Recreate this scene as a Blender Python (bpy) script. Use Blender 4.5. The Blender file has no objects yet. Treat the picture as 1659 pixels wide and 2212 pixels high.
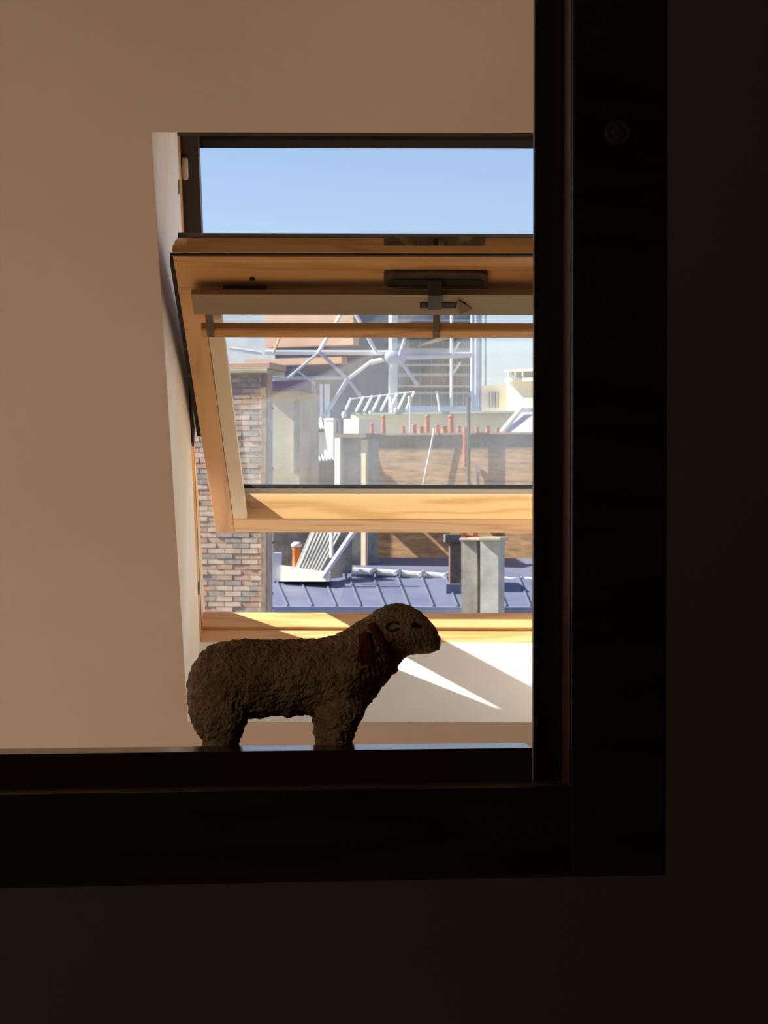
import bpy, bmesh, math, random
from mathutils import Matrix, Vector, noise

random.seed(7)
S = bpy.context.scene
COL = S.collection
EYE = 1.6
F = 5000.0            # focal length in pixels of the 1659 x 2212 frame

# ------------------------------------------------------------------ camera
cd = bpy.data.cameras.new('camera')
cam = bpy.data.objects.new('camera', cd)
COL.objects.link(cam)
cam.location = (0, 0, EYE)
cam.rotation_euler = (math.radians(90), math.radians(-0.12), 0)
cd.sensor_fit = 'VERTICAL'
cd.sensor_height = 24.0
cd.lens = F / 2212 * 24.0
cd.clip_start = 0.02
cd.clip_end = 2000
cd.dof.use_dof = True
cd.dof.focus_distance = 2.0
cd.dof.aperture_fstop = 40.0
S.camera = cam

# ------------------------------------------------------------------ sky, sun, exposure
SUN = Vector((-1.0, 0.10, 0.853)).normalized()      # towards the sun: far left, 40 degrees up
w = bpy.data.worlds.new('sky'); S.world = w; w.use_nodes = True
nt = w.node_tree; nt.nodes.clear()
o = nt.nodes.new('ShaderNodeOutputWorld'); bg = nt.nodes.new('ShaderNodeBackground')
sk = nt.nodes.new('ShaderNodeTexSky'); sk.sky_type = 'NISHITA'; sk.sun_disc = False
sk.sun_elevation = math.asin(SUN.z)
sk.sun_rotation = math.atan2(SUN.x, SUN.y)
sk.altitude = 50; sk.air_density = 1.0; sk.dust_density = 0.3; sk.ozone_density = 3.0
bg.inputs['Strength'].default_value = 0.077
tint = nt.nodes.new('ShaderNodeMix'); tint.data_type = 'RGBA'; tint.blend_type = 'MULTIPLY'; tint.inputs['Factor'].default_value = 1.0
tint.inputs['B'].default_value = (1.0, .93, 1.0, 1)
nt.links.new(sk.outputs[0], tint.inputs['A']); nt.links.new(tint.outputs['Result'], bg.inputs['Color']); nt.links.new(bg.outputs[0], o.inputs['Surface'])

sd = bpy.data.lights.new('sun', 'SUN'); sd.energy = 6.4; sd.angle = math.radians(0.6); sd.color = (1.0, 0.95, 0.85)
so = bpy.data.objects.new('sun', sd); COL.objects.link(so)
so.rotation_euler = SUN.to_track_quat('Z', 'Y').to_euler(); so.location = (-20, 8, 20)

S.view_settings.view_transform = 'Standard'
S.view_settings.look = 'None'
S.view_settings.gamma = 1.0
S.view_settings.use_curve_mapping = False
S.view_settings.exposure = 1.0
S.cycles.use_denoising = True
S.cycles.max_bounces = 14; S.cycles.diffuse_bounces = 8; S.cycles.transparent_max_bounces = 16
S.cycles.sample_clamp_indirect = 6.0

# ------------------------------------------------------------------ materials
def lin(c):
    return tuple(((v / 255) / 12.92 if v / 255 <= .04045 else ((v / 255 + .055) / 1.055) ** 2.4) for v in c)

MATS = {}
def mat(name, rgb, rough=.6, rgb2=None, scale=8.0, stretch=(1, 1, 1), detail=4, bump=0.0, bscale=None, spec=.5, metal=0.0, coat=0.0, lo=.35, hi=.65):
    """procedural material: two colours (sRGB 0-255) mixed by noise in object space, optional fine relief"""
    if name in MATS: return MATS[name]
    m = bpy.data.materials.new(name); m.use_nodes = True
    t = m.node_tree; b = t.nodes['Principled BSDF']
    b.inputs['Roughness'].default_value = rough
    b.inputs['Specular IOR Level'].default_value = spec
    b.inputs['Metallic'].default_value = metal
    b.inputs['Coat Weight'].default_value = coat
    c1 = lin(rgb) + (1,); c2 = (lin(rgb2) if rgb2 else tuple(v * .9 for v in lin(rgb))) + (1,)
    tc = t.nodes.new('ShaderNodeTexCoord'); mp = t.nodes.new('ShaderNodeMapping')
    oi = t.nodes.new('ShaderNodeObjectInfo')
    va = t.nodes.new('ShaderNodeVectorMath'); va.operation = 'ADD'
    mul = t.nodes.new('ShaderNodeMath'); mul.operation = 'MULTIPLY'; mul.inputs[1].default_value = 13.7
    t.links.new(oi.outputs['Random'], mul.inputs[0])
    mp.inputs['Scale'].default_value = stretch
    n = t.nodes.new('ShaderNodeTexNoise'); n.inputs['Scale'].default_value = scale; n.inputs['Detail'].default_value = detail
    n.inputs['Roughness'].default_value = .6
    r = t.nodes.new('ShaderNodeValToRGB')
    r.color_ramp.elements[0].position = lo; r.color_ramp.elements[0].color = c1
    r.color_ramp.elements[1].position = hi; r.color_ramp.elements[1].color = c2
    t.links.new(tc.outputs['Object'], mp.inputs['Vector'])
    t.links.new(mp.outputs[0], va.inputs[0]); t.links.new(mul.outputs[0], va.inputs[1])
    t.links.new(va.outputs[0], n.inputs['Vector'])
    t.links.new(n.outputs['Fac'], r.inputs['Fac']); t.links.new(r.outputs['Color'], b.inputs['Base Color'])
    if bump:
        n2 = t.nodes.new('ShaderNodeTexNoise'); n2.inputs['Scale'].default_value = bscale or scale * 3; n2.inputs['Detail'].default_value = 3
        bp = t.nodes.new('ShaderNodeBump'); bp.inputs['Strength'].default_value = bump; bp.inputs['Distance'].default_value = .004
        t.links.new(mp.outputs[0], n2.inputs['Vector']); t.links.new(n2.outputs['Fac'], bp.inputs['Height'])
        t.links.new(bp.outputs[0], b.inputs['Normal'])
    MATS[name] = m
    return m

def wood(name, light, dark, rough=.42, ring=9.0):
    """pine: grain runs along local X"""
    if name in MATS: return MATS[name]
    m = bpy.data.materials.new(name); m.use_nodes = True
    t = m.node_tree; b = t.nodes['Principled BSDF']; b.inputs['Roughness'].default_value = rough
    tc = t.nodes.new('ShaderNodeTexCoord'); mp = t.nodes.new('ShaderNodeMapping'); mp.inputs['Scale'].default_value = (1.0, 9, 9)
    oi = t.nodes.new('ShaderNodeObjectInfo'); mul = t.nodes.new('ShaderNodeMath'); mul.operation = 'MULTIPLY'; mul.inputs[1].default_value = 21.0
    va = t.nodes.new('ShaderNodeVectorMath'); va.operation = 'ADD'
    t.links.new(tc.outputs['Object'], mp.inputs[0]); t.links.new(oi.outputs['Random'], mul.inputs[0])
    t.links.new(mp.outputs[0], va.inputs[0]); t.links.new(mul.outputs[0], va.inputs[1])
    n = t.nodes.new('ShaderNodeTexNoise'); n.inputs['Scale'].default_value = 2.2; n.inputs['Detail'].default_value = 2
    t.links.new(va.outputs[0], n.inputs['Vector'])
    m2 = t.nodes.new('ShaderNodeMath'); m2.operation = 'MULTIPLY'; m2.inputs[1].default_value = ring
    fr = t.nodes.new('ShaderNodeMath'); fr.operation = 'PINGPONG'; fr.inputs[1].default_value = 1.0
    t.links.new(n.outputs['Fac'], m2.inputs[0]); t.links.new(m2.outputs[0], fr.inputs[0])
    fine = t.nodes.new('ShaderNodeTexNoise'); fine.inputs['Scale'].default_value = 26; fine.inputs['Detail'].default_value = 3
    t.links.new(va.outputs[0], fine.inputs['Vector'])
    ad = t.nodes.new('ShaderNodeMath'); ad.operation = 'MULTIPLY_ADD'; ad.inputs[1].default_value = .45
    t.links.new(fine.outputs['Fac'], ad.inputs[0]); t.links.new(fr.outputs[0], ad.inputs[2])
    r = t.nodes.new('ShaderNodeValToRGB')
    r.color_ramp.elements[0].position = .1; r.color_ramp.elements[0].color = lin(dark) + (1,)
    r.color_ramp.elements[1].position = .75; r.color_ramp.elements[1].color = lin(light) + (1,)
    t.links.new(ad.outputs[0], r.inputs['Fac']); t.links.new(r.outputs['Color'], b.inputs['Base Color'])
    MATS[name] = m
    return m

PINE = wood('varnished_pine', (210, 162, 104), (186, 134, 78))
MIDPINE = wood('honey_pine', (220, 178, 122), (196, 146, 88))
PALEPINE = wood('sun_bleached_pine', (234, 204, 156), (218, 182, 130))
DARKWOOD = wood('dark_stained_wood', (34, 24, 18), (24, 17, 13), rough=.3)
PLASTER = mat('warm_plaster', (225, 212, 203), .9, (220, 206, 195), scale=1.6, bump=.08, bscale=60)
REVEAL = mat('cream_reveal_paint', (250, 245, 232), .75, (244, 238, 222), scale=5, bump=.05, bscale=40)
SMEARED = mat('smeared_white_paint', (248, 247, 248), .7, (240, 230, 210), scale=7, stretch=(1, 1, .22), detail=6, lo=.42, hi=.62)
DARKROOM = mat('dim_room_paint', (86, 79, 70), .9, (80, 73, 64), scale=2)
FLOORW = wood('floor_boards', (224, 190, 156), (206, 170, 134), rough=.45)
BROWNALU = mat('brown_aluminium', (78, 66, 58), .45, (66, 56, 50), scale=4)
BLACKRUB = mat('black_rubber', (22, 20, 19), .7)
GREYALU = mat('grey_aluminium', (120, 128, 134), .4, (104, 112, 118), scale=3, metal=.4)
DARKMETAL = mat('tarnished_lock_metal', (84, 74, 60), .6, (176, 150, 104), scale=45, detail=5, lo=.5, hi=.72)
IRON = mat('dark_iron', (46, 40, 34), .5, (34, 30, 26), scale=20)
FLAPM = mat('grey_beige_lacquer', (150, 134, 108), .5, (140, 124, 98), scale=6, stretch=(.2, 4, 4))
CREAMALU = mat('cream_blind_rail', (222, 206, 178), .45, (214, 198, 170), scale=3)
WHITEPL = mat('white_plastic', (225, 222, 218), .4)

def glass_mat():
    m = bpy.data.materials.new('dusty_glass'); m.use_nodes = True
    t = m.node_tree; t.nodes.clear()
    out = t.nodes.new('ShaderNodeOutputMaterial')
    tr = t.nodes.new('ShaderNodeBsdfTransparent'); tr.inputs[0].default_value = (.96, .975, .97, 1)
    gl = t.nodes.new('ShaderNodeBsdfGlossy'); gl.inputs['Roughness'].default_value = .02
    lw = t.nodes.new('ShaderNodeLayerWeight'); lw.inputs['Blend'].default_value = .5
    pw_ = t.nodes.new('ShaderNodeMath'); pw_.operation = 'POWER'; pw_.inputs[1].default_value = 5.0
    fz = t.nodes.new('ShaderNodeMath'); fz.operation = 'MULTIPLY_ADD'; fz.inputs[1].default_value = .5; fz.inputs[2].default_value = .02
    t.links.new(lw.outputs['Facing'], pw_.inputs[0]); t.links.new(pw_.outputs[0], fz.inputs[0])
    mx = t.nodes.new('ShaderNodeMixShader')
    t.links.new(fz.outputs[0], mx.inputs[0]); t.links.new(tr.outputs[0], mx.inputs[1]); t.links.new(gl.outputs[0], mx.inputs[2])
    du = t.nodes.new('ShaderNodeBsdfTranslucent'); du.inputs[0].default_value = (.85, .87, .9, 1)
    tc = t.nodes.new('ShaderNodeTexCoord'); mp = t.nodes.new('ShaderNodeMapping'); mp.inputs['Scale'].default_value = (9, 2.2, 1)
    n = t.nodes.new('ShaderNodeTexNoise'); n.inputs['Scale'].default_value = 3; n.inputs['Detail'].default_value = 5
    mr = t.nodes.new('ShaderNodeMapRange'); mr.inputs['To Min'].default_value = .02; mr.inputs['To Max'].default_value = .06
    t.links.new(tc.outputs['Object'], mp.inputs[0]); t.links.new(mp.outputs[0], n.inputs['Vector']); t.links.new(n.outputs['Fac'], mr.inputs['Value'])
    m2 = t.nodes.new('ShaderNodeMixShader')
    t.links.new(mr.outputs[0], m2.inputs[0]); t.links.new(mx.outputs[0], m2.inputs[1]); t.links.new(du.outputs[0], m2.inputs[2])
    t.links.new(m2.outputs[0], out.inputs['Surface'])
    return m
GLASS = glass_mat()

# ------------------------------------------------------------------ builders
def root(name, label, cat, loc=(0, 0, 0), group=None, kind=None):
    o = bpy.data.objects.new(name, None); COL.objects.link(o); o.location = loc
    o.empty_display_size = .1
    o['label'] = label; o['category'] = cat
    if group: o['group'] = group
    if kind: o['kind'] = kind
    return o

def tag(o, label, cat, group=None, kind=None):
    o['label'] = label; o['category'] = cat
    if group: o['group'] = group
    if kind: o['kind'] = kind
    return o

def world_of(o):
    m = o.matrix_basis.copy()
    return (world_of(o.parent) @ o.matrix_parent_inverse @ m) if o.parent else m

def link(name, me, material, parent=None, frame=None):
    o = bpy.data.objects.new(name, me); COL.objects.link(o)
    if material and not me.materials: me.materials.append(material)
    o.matrix_basis = frame if frame is not None else Matrix.Identity(4)
    if parent is not None:
        o.parent = parent; o.matrix_parent_inverse = world_of(parent).inverted()
    return o

def frame(origin, ex, ey, ez):
    m = Matrix.Identity(4)
    for i, v in enumerate((ex, ey, ez)):
        for k in range(3): m[k][i] = v[k]
    for k in range(3): m[k][3] = origin[k]
    return m

def from_bm(bm, name, smooth=False):
    bmesh.ops.recalc_face_normals(bm, faces=bm.faces)
    me = bpy.data.meshes.new(name); bm.to_mesh(me); bm.free()
    if smooth:
        for p in me.polygons: p.use_smooth = True
    return me

def bevel(bm, r, seg=2):
    if r > 0:
        bmesh.ops.bevel(bm, geom=list(bm.edges), offset=r, segments=seg, affect='EDGES', profile=.6, clamp_overlap=True)

def prism(name, prof, x0, x1, material, parent=None, fr=None, bev=0.0, smooth=False):
    """polygon (a,b) in local YZ extruded along local X"""
    bm = bmesh.new()
    A = [bm.verts.new((x0, a, b)) for a, b in prof]; B = [bm.verts.new((x1, a, b)) for a, b in prof]
    bm.faces.new(A); bm.faces.new(B[::-1])
    n = len(prof)
    for i in range(n): bm.faces.new((A[i], B[i], B[(i + 1) % n], A[(i + 1) % n]))
    bmesh.ops.recalc_face_normals(bm, faces=bm.faces)
    bevel(bm, bev)
    return link(name, from_bm(bm, name, smooth), material, parent, fr)

def box(name, x0, x1, y0, y1, z0, z1, material, parent=None, fr=None, bev=0.0):
    return prism(name, [(y0, z0), (y1, z0), (y1, z1), (y0, z1)], x0, x1, material, parent, fr, bev)

def add_box(bm, x0, x1, y0, y1, z0, z1):
    v = [bm.verts.new((x, y, z)) for x in (x0, x1) for y in (y0, y1) for z in (z0, z1)]
    for q in ((0, 1, 3, 2), (4, 6, 7, 5), (0, 4, 5, 1), (2, 3, 7, 6), (0, 2, 6, 4), (1, 5, 7, 3)):
        bm.faces.new([v[i] for i in q])

def tube_bm(bm, p, q, r0, r1=None, seg=12, cap=True):
    p = Vector(p); q = Vector(q); r1 = r0 if r1 is None else r1
    d = (q - p).normalized(); a = d.orthogonal().normalized(); b = d.cross(a)
    A, B = [], []
    for i in range(seg):
        t = 2 * math.pi * i / seg; c = a * math.cos(t) + b * math.sin(t)
        A.append(bm.verts.new(p + c * r0)); B.append(bm.verts.new(q + c * r1))
    for i in range(seg): bm.faces.new((A[i], A[(i + 1) % seg], B[(i + 1) % seg], B[i]))
    if cap: bm.faces.new(A[::-1]); bm.faces.new(B)

def tube(name, p, q, r, material, parent=None, r1=None, seg=12):
    bm = bmesh.new(); tube_bm(bm, p, q, r, r1, seg)
    return link(name, from_bm(bm, name, False), material, parent)

def lathe(name, base, prof, material, parent=None, seg=20):
    """(radius, height) profile turned about the vertical through base"""
    bm = bmesh.new(); rings = []
    for r, h in prof:
        rings.append([bm.verts.new((base[0] + r * math.cos(2 * math.pi * i / seg), base[1] + r * math.sin(2 * math.pi * i / seg), base[2] + h)) for i in range(seg)])
    for a, b in zip(rings, rings[1:]):
        for i in range(seg): bm.faces.new((a[i], a[(i + 1) % seg], b[(i + 1) % seg], b[i]))
    bm.faces.new(rings[0][::-1]); bm.faces.new(rings[-1])
    return link(name, from_bm(bm, name, True), material, parent)

def poly(name, pts, material, parent=None, thick=None):
    """flat polygon of world points, extruded by the vector thick"""
    bm = bmesh.new(); A = [bm.verts.new(p) for p in pts]; bm.faces.new(A)
    if thick is not None:
        B = [bm.verts.new(Vector(p) + Vector(thick)) for p in pts]; bm.faces.new(B[::-1]); n = len(pts)
        for i in range(n): bm.faces.new((A[i], A[(i + 1) % n], B[(i + 1) % n], B[i]))
    return link(name, from_bm(bm, name), material, parent)

def at(x, y, Y):
    """pixel and distance -> world point"""
    return Vector(((x - 829.5) * Y / F, Y, EYE - (y - 1106) * Y / F))

# ------------------------------------------------------------------ frames of the two windows
TH = math.radians(60.5)                                # roof pitch
UX = Vector((1, 0, 0)); VV = Vector((0, -math.cos(TH), math.sin(TH))); NN = Vector((0, math.sin(TH), math.cos(TH)))
RO = Vector((0.071, 3.59, 1.273))                      # bottom edge of the opening in the sloped ceiling, on the window's axis
ROOF = frame(RO, UX, VV, NN)                           # local x right, y up the slope, z outward
RL, RR = -0.372, 0.372                                 # inner sides of the fixed frame
NF = 0.229                                             # frame face lies this far outside the ceiling face
VTOP = 0.877                                           # frame length
# sash: turned about its pivot, local x right, y down the sash (away), z outward
SD = Vector((0, .904, -.4266)).normalized(); SM = Vector((0, -SD.z, SD.y))
SASH = frame(Vector((0.071, 3.125, EYE + .346)), UX, SD, SM)
# partition with the dark frame: local x along the wall, y through it (away), z up
TP = math.radians(7.8)
PART = frame(Vector((0, 1.31, EYE)), Vector((math.cos(TP), math.sin(TP), 0)), Vector((-math.sin(TP), math.cos(TP), 0)), Vector((0, 0, 1)))

# ------------------------------------------------------------------ rooms
KZ, TZ = 0.42, 2.7
def slopeY(z): return RO.y + (RO.z - z) * math.cos(TH) / math.sin(TH)
XL, XR = -2.3, 1.7

# sloped ceiling: ring around the opening, inner and outer face
def slab_with_hole():
    bm = bmesh.new()
    def P(x, v, n): return bm.verts.new((x, v, n))
    v0 = (KZ - RO.z) / math.sin(TH); v1 = (TZ - RO.z) / math.sin(TH)
    xl, xr = XL - RO.x, XR - RO.x
    inn = [P(xl, v0, 0), P(xr, v0, 0), P(xr, v1, 0), P(xl, v1, 0)]
    out = [P(xl, v0, .27), P(xr, v0, .27), P(xr, v1, .27), P(xl, v1, .27)]
    hi = [P(-.375, 0, 0), P(.375, 0, 0), P(.386, .963, 0), P(-.386, .963, 0)]
    ho = [P(-.412, -.06, .27), P(.412, -.06, .27), P(.412, .98, .27), P(-.412, .98, .27)]
    for i in range(4):
        j = (i + 1) % 4
        bm.faces.new((inn[i], inn[j], hi[j], hi[i])); bm.faces.new((out[i], ho[i], ho[j], out[j]))
        bm.faces.new((inn[i], out[i], out[j], inn[j])); bm.faces.new((hi[i], hi[j], ho[j], ho[i]))
    return from_bm(bm, 'ceiling')
ceil = tag(link('ceiling', slab_with_hole(), PLASTER, None, ROOF), 'plain beige plastered sloping ceiling around the roof window', 'ceiling', kind='structure')

def quad_slab(name, pts, n, material, t=.012):
    return poly(name, pts, material, ceil, Vector(n) * t)
def rp(x, v, n): return RO + UX * x + VV * v + NN * n
# reveal linings (a touch inside the ceiling's hole)
e = .001
quad_slab('sill_lining', [rp(-.3745, e, e), rp(.3745, e, e), rp(RR, e, NF), rp(RL, e, NF)], -VV, REVEAL)['label'] = 'cream painted lower lining crossed by sunlight'
quad_slab('side_lining', [rp(-.3745, 0, e), rp(-.3855, .963, e), rp(RL, .877 + .02, NF), rp(RL, 0, NF)], -UX, SMEARED)['label'] = 'lining smeared with white paint'
quad_slab('side_lining', [rp(.3745, 0, e), rp(.3855, .963, e), rp(RR, .877 + .02, NF), rp(RR, 0, NF)], UX, SMEARED)
quad_slab('head_lining', [rp(-.3855, .962, e), rp(.3855, .962, e), rp(RR, .8785, NF), rp(RL, .8785, NF)], VV, PLASTER)

def struct_box(name, label, cat, x0, x1, y0, y1, z0, z1, m):
    return tag(box(name, x0, x1, y0, y1, z0, z1, m), label, cat, kind='structure')
struct_box('wall_knee', 'low plastered wall under the sloping ceiling', 'wall', XL, XR, slopeY(KZ), slopeY(KZ) + .2, 0, KZ, PLASTER)
struct_box('ceiling_flat', 'flat plastered ceiling of the attic room', 'ceiling', XL, XR, .9, slopeY(TZ) + .4, TZ, TZ + .15, PLASTER)
def gable():
    bm = bmesh.new()
    add_box(bm, XL - .15, XL, .7, GW0, 0, TZ + .15); add_box(bm, XL - .15, XL, GW1, 4.6, 0, TZ + .15); add_box(bm, XL - .15, XL, GW0, GW1, GWT, TZ + .15)
    return from_bm(bm, 'wall_left')
GW0, GW1, GWT = 1.25, 3.15, 2.3                        # added unseen French window, made up so sun brightens the attic
tag(link('wall_left', gable(), PLASTER), 'plastered gable wall of the attic room with an added French window', 'wall', kind='structure')
w3 = root('added_window', 'white framed French window added out of view to light the attic', 'window', (XL - .07, (GW0 + GW1) / 2, 0), kind='structure')
for y0 in (GW0, (GW0 + GW1) / 2 + .002):
    y1 = y0 + (GW1 - GW0) / 2 - .002
    for a, b, c, d in ((y0, y0 + .06, 0, GWT), (y1 - .06, y1, 0, GWT), (y0 + .06, y1 - .06, 0, .12), (y0 + .06, y1 - .06, GWT - .07, GWT)):
        box('leaf_rail', XL - .09, XL - .045, a, b, c, d, WHITEPL, w3, None, .002)
    box('glass_pane', XL - .07, XL - .066, y0 + .06, y1 - .06, .12, GWT - .07, GLASS, w3)
struct_box('wall_right', 'right plastered side wall of the attic room', 'wall', XR, XR + .15, 1.2, 4.6, 0, TZ + .15, PLASTER)
struct_box('floor', 'brown wooden floor of the attic', 'floor', XL - .15, XR + .15, -3.0, slopeY(KZ) + .2, -.12, 0, FLOORW)
# dim room on the camera's side
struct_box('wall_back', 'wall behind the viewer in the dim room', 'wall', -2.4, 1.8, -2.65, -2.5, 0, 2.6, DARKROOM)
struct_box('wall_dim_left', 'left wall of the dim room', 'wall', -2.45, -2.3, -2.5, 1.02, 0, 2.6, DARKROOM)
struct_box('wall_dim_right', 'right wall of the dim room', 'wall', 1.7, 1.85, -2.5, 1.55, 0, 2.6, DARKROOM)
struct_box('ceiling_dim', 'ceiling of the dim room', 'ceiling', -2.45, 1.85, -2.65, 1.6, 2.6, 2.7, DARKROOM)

lamp = root('added_globe_lamp', 'frosted globe lamp added out of view to light the dim room', 'lamp', (-1.4, -.4, 2.2))  # added, unseen: a made-up source that brightens the dim room and figurine
bm = bmesh.new(); bmesh.ops.create_uvsphere(bm, u_segments=24, v_segments=14, radius=.11)
gm = bpy.data.materials.new('added_lamp_glow'); gm.use_nodes = True
gp = gm.node_tree.nodes['Principled BSDF']; gp.inputs['Base Color'].default_value = (.9, .85, .75, 1)
gp.inputs['Emission Color'].default_value = (1.0, .80, .60, 1); gp.inputs['Emission Strength'].default_value = 21.0
link('globe', from_bm(bm, 'globe', True), gm, lamp, Matrix.Translation((-1.4, -.4, 2.1)))
tube('cord', (-1.4, -.4, 2.2), (-1.4, -.4, 2.6), .004, BLACKRUB, lamp)
lathe('ceiling_rose', (-1.4, -.4, 2.575), [(.03, 0), (.05, .024)], WHITEPL, lamp)

# ------------------------------------------------------------------ partition and its dark window frame
PL, PR, PB, PT = -.80, .0915, -.1375, .98          # clear opening (local)
def wall_ring():
    bm = bmesh.new()
    W0, W1, Z0, Z1 = -2.36, 1.9, -EYE, 1.0 + .1
    hl, hr, hb, ht = PL - .0375, PR + .0475, PB - .0395, PT + .0385
    for y0, y1 in ((.002, .11),):
        add_box(bm, W0, hl, y0, y1, Z0, Z1); add_box(bm, hr, W1, y0, y1, Z0, Z1)
        add_box(bm, hl, hr, y0, y1, Z0, hb); add_box(bm, hl, hr, y0, y1, ht, Z1)
    return from_bm(bm, 'wall_partition')
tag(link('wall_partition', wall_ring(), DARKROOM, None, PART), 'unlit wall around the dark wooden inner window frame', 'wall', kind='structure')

REBATE_LIT = wood('lit_rebate_wood', (86, 56, 44), (70, 45, 35), rough=.5)  # paler copy of the frame wood: light on the step put into colour
win2 = root('window_2', 'near black stained wooden frame of the open inner window', 'window', (PART @ Vector((0, .03, PB))), kind='structure')
cw = .0545; CI = .1085
# casing boards (in front), stepped back inner frame
box('casing_board', CI, CI + cw, 0, .006, -.2085, 1.055, DARKWOOD, win2, PART, .0012)
box('casing_board', PL - .017 - cw, PL - .017, 0, .006, -.2085, 1.055, DARKWOOD, win2, PART, .0012)
box('casing_board', PL - .017, CI, 0, .006, -.2085, -.1565, DARKWOOD, win2, PART, .0018)
box('casing_board', PL - .017, CI, 0, .006, PT + .018, 1.055, DARKWOOD, win2, PART, .0012)
box('rebate_strip', CI, CI + .0302, .0061, .0262, -.1765, 1.0, REBATE_LIT, win2, PART, .0008)
box('rebate_strip', PL - .037, PL - .017, .0061, .0262, -.1765, 1.0, REBATE_LIT, win2, PART, .0008)
box('rebate_strip', PL - .017, CI, .0061, .0262, -.1765, -.1565, REBATE_LIT, win2, PART, .0008)
prism('jamb', [(.026, .0915), (.026, .1086), (.0505, .1086), (.0505, .138), (.108, .138), (.108, .114), (.036, .0928)], -.1768, PT, DARKWOOD, win2,
      PART @ frame((0, 0, 0), (0, 0, 1), (0, 1, 0), (1, 0, 0)), .0008)
box('jamb', PL - .0168, PL, .026, .108, PB - .018, PT, DARKWOOD, win2, PART, .0008)
box('head', PL - .0168, CI - .0002, .026, .108, PT, PT + .0178, DARKWOOD, win2, PART, .0008)
sill = prism('sill', [(.026, PB), (.0265, PB + .0003), (.052, PB + .0008), (.0535, PB - .0088), (.108, PB - .0088), (.108, -.1768), (.026, -.1768)],
             PL - .0165, .0912, wood('glossy_dark_wood', (48, 32, 26), (38, 26, 20), rough=.16), win2, PART, .0004)
cap = PART @ Vector((.135, -.0005, .2176))
bm = bmesh.new(); tube_bm(bm, (0, 0, 0), (0, -.0025, 0), .0078, .0068, 24); tube_bm(bm, (0, -.0026, 0), (0, -.0036, 0), .004, .003, 16)
link('screw_cap', from_bm(bm, 'screw_cap'), mat('dark_cap', (52, 44, 34), .35), win2, PART @ Matrix.Translation((.135, 0, .2176)))['label'] = 'small round dark screw cap'

# ------------------------------------------------------------------ roof window
win1 = root('window_1', 'tilted open pine roof window with ventilation flap and grab bar', 'window', (RO.x, RO.y + .2, RO.z), kind='structure')
def rbox(name, x0, x1, v0, v1, n0, n1, m, bev=.001): 
    """board on the fixed frame, grain along its longer side"""
    if x1 - x0 >= v1 - v0: return box(name, x0, x1, v0, v1, n0, n1, m, win1, ROOF, bev)
    fr = ROOF @ frame((0, 0, 0), (0, 1, 0), (-1, 0, 0), (0, 0, 1))
    return box(name, v0, v1, -x1, -x0, n0, n1, m, win1, fr, bev)
# fixed frame: stiles, bottom rail in two steps, head
for s in (-1, 1):
    a, b = (RL - .034, RL) if s < 0 else (RR, RR + .034)
    rbox('frame_stile', a, b, -.03, .93, NF + .0005, NF + .040, PINE)
    rbox('seal_strip', (RL - .03) if s < 0 else RR - .0005, (RL + .0005) if s < 0 else RR + .03, 0.0, .90, NF + .0402, NF + .044, mat('brown_seal', (96, 76, 60), .6), .0005)
    a2, b2 = (RL - .034, RL) if s < 0 else (RR, RR + .034)
    a, b = (RL - .03, RL + .026) if s < 0 else (RR - .026, RR + .03)
    rbox('cladding_strip', a, b, .46, .905, NF + .0445, NF + .074, BROWNALU, .001)
    prism('side_flashing', [(-.05, NF + .0445), (.459, NF + .0445), (.459, NF + .0448), (.36, NF + .046), (.232, NF + .083), (.0, NF + .115), (-.05, NF + .115)], -b2, -a2, PALEPINE, win1,
          ROOF @ frame((0, 0, 0), (-1, 0, 0), (0, 1, 0), (0, 0, 1)), 0)
rbox('frame_bottom_rail', RL - .034, RR + .034, -.05, -.0005, NF + .0005, NF + .040, MIDPINE, .001)
rbox('frame_bottom_step', RL - .001, RR + .001, -.05, .005, NF + .0405, NF + .086, MIDPINE, .0015)
rbox('bottom_groove', RL, RR, -.03, -.002, NF + .040, NF + .0415, IRON, 0)
rbox('frame_head', RL - .034, RR + .034, .872, .935, NF + .0005, NF + .05, BROWNALU)
rbox('hood_rail', RL - .04, RR + .04, .826, .93, NF + .0745, NF + .10, mat('dark_hood', (44, 42, 42), .5))
rbox('hood_lip', RL + .03, RR - .03, .846, .90, NF + .055, NF + .074, BLACKRUB, .0005)
rbox('latch_clip', RL + .001, RL + .010, .790, .825, NF + .034, NF + .0443, WHITEPL, .004)['label'] = 'white plastic latch clip'
for v, nn in ((.80, .214), (.094, .246)):
    bm = bmesh.new()
    tube_bm(bm, (0, 0, 0), (.0016, 0, 0), .0115, .0105, 24); tube_bm(bm, (.0017, 0, 0), (.0022, 0, 0), .006, .0055, 18)
    link('screw_socket', from_bm(bm, 'screw_socket'), mat('socket_grey', (120, 110, 98), .5), win1, ROOF @ Matrix.Translation((RL + (.0008 if v < .5 else -.0008), v, nn)))
# dark pivot hinge plates
for s in (-1, 1):
    x = RL + .001 if s < 0 else RR - .004
    rbox('pivot_plate', x, x + .003, .36, .50, NF + .004, NF + .034, IRON, .001)

SW = .357
def sbox(name, x0, x1, q0, q1, m0, m1, mt, parent=None, bev=.001, along='x'):
    if along == 'x': return box(name, x0, x1, q0, q1, m0, m1, mt, parent or win1, SASH, bev)
    fr = SASH @ frame((0, 0, 0), (0, 1, 0), (-1, 0, 0), (0, 0, 1))
    return box(name, q0, q1, -x1, -x0, m0, m1, mt, parent or win1, fr, bev)
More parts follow.
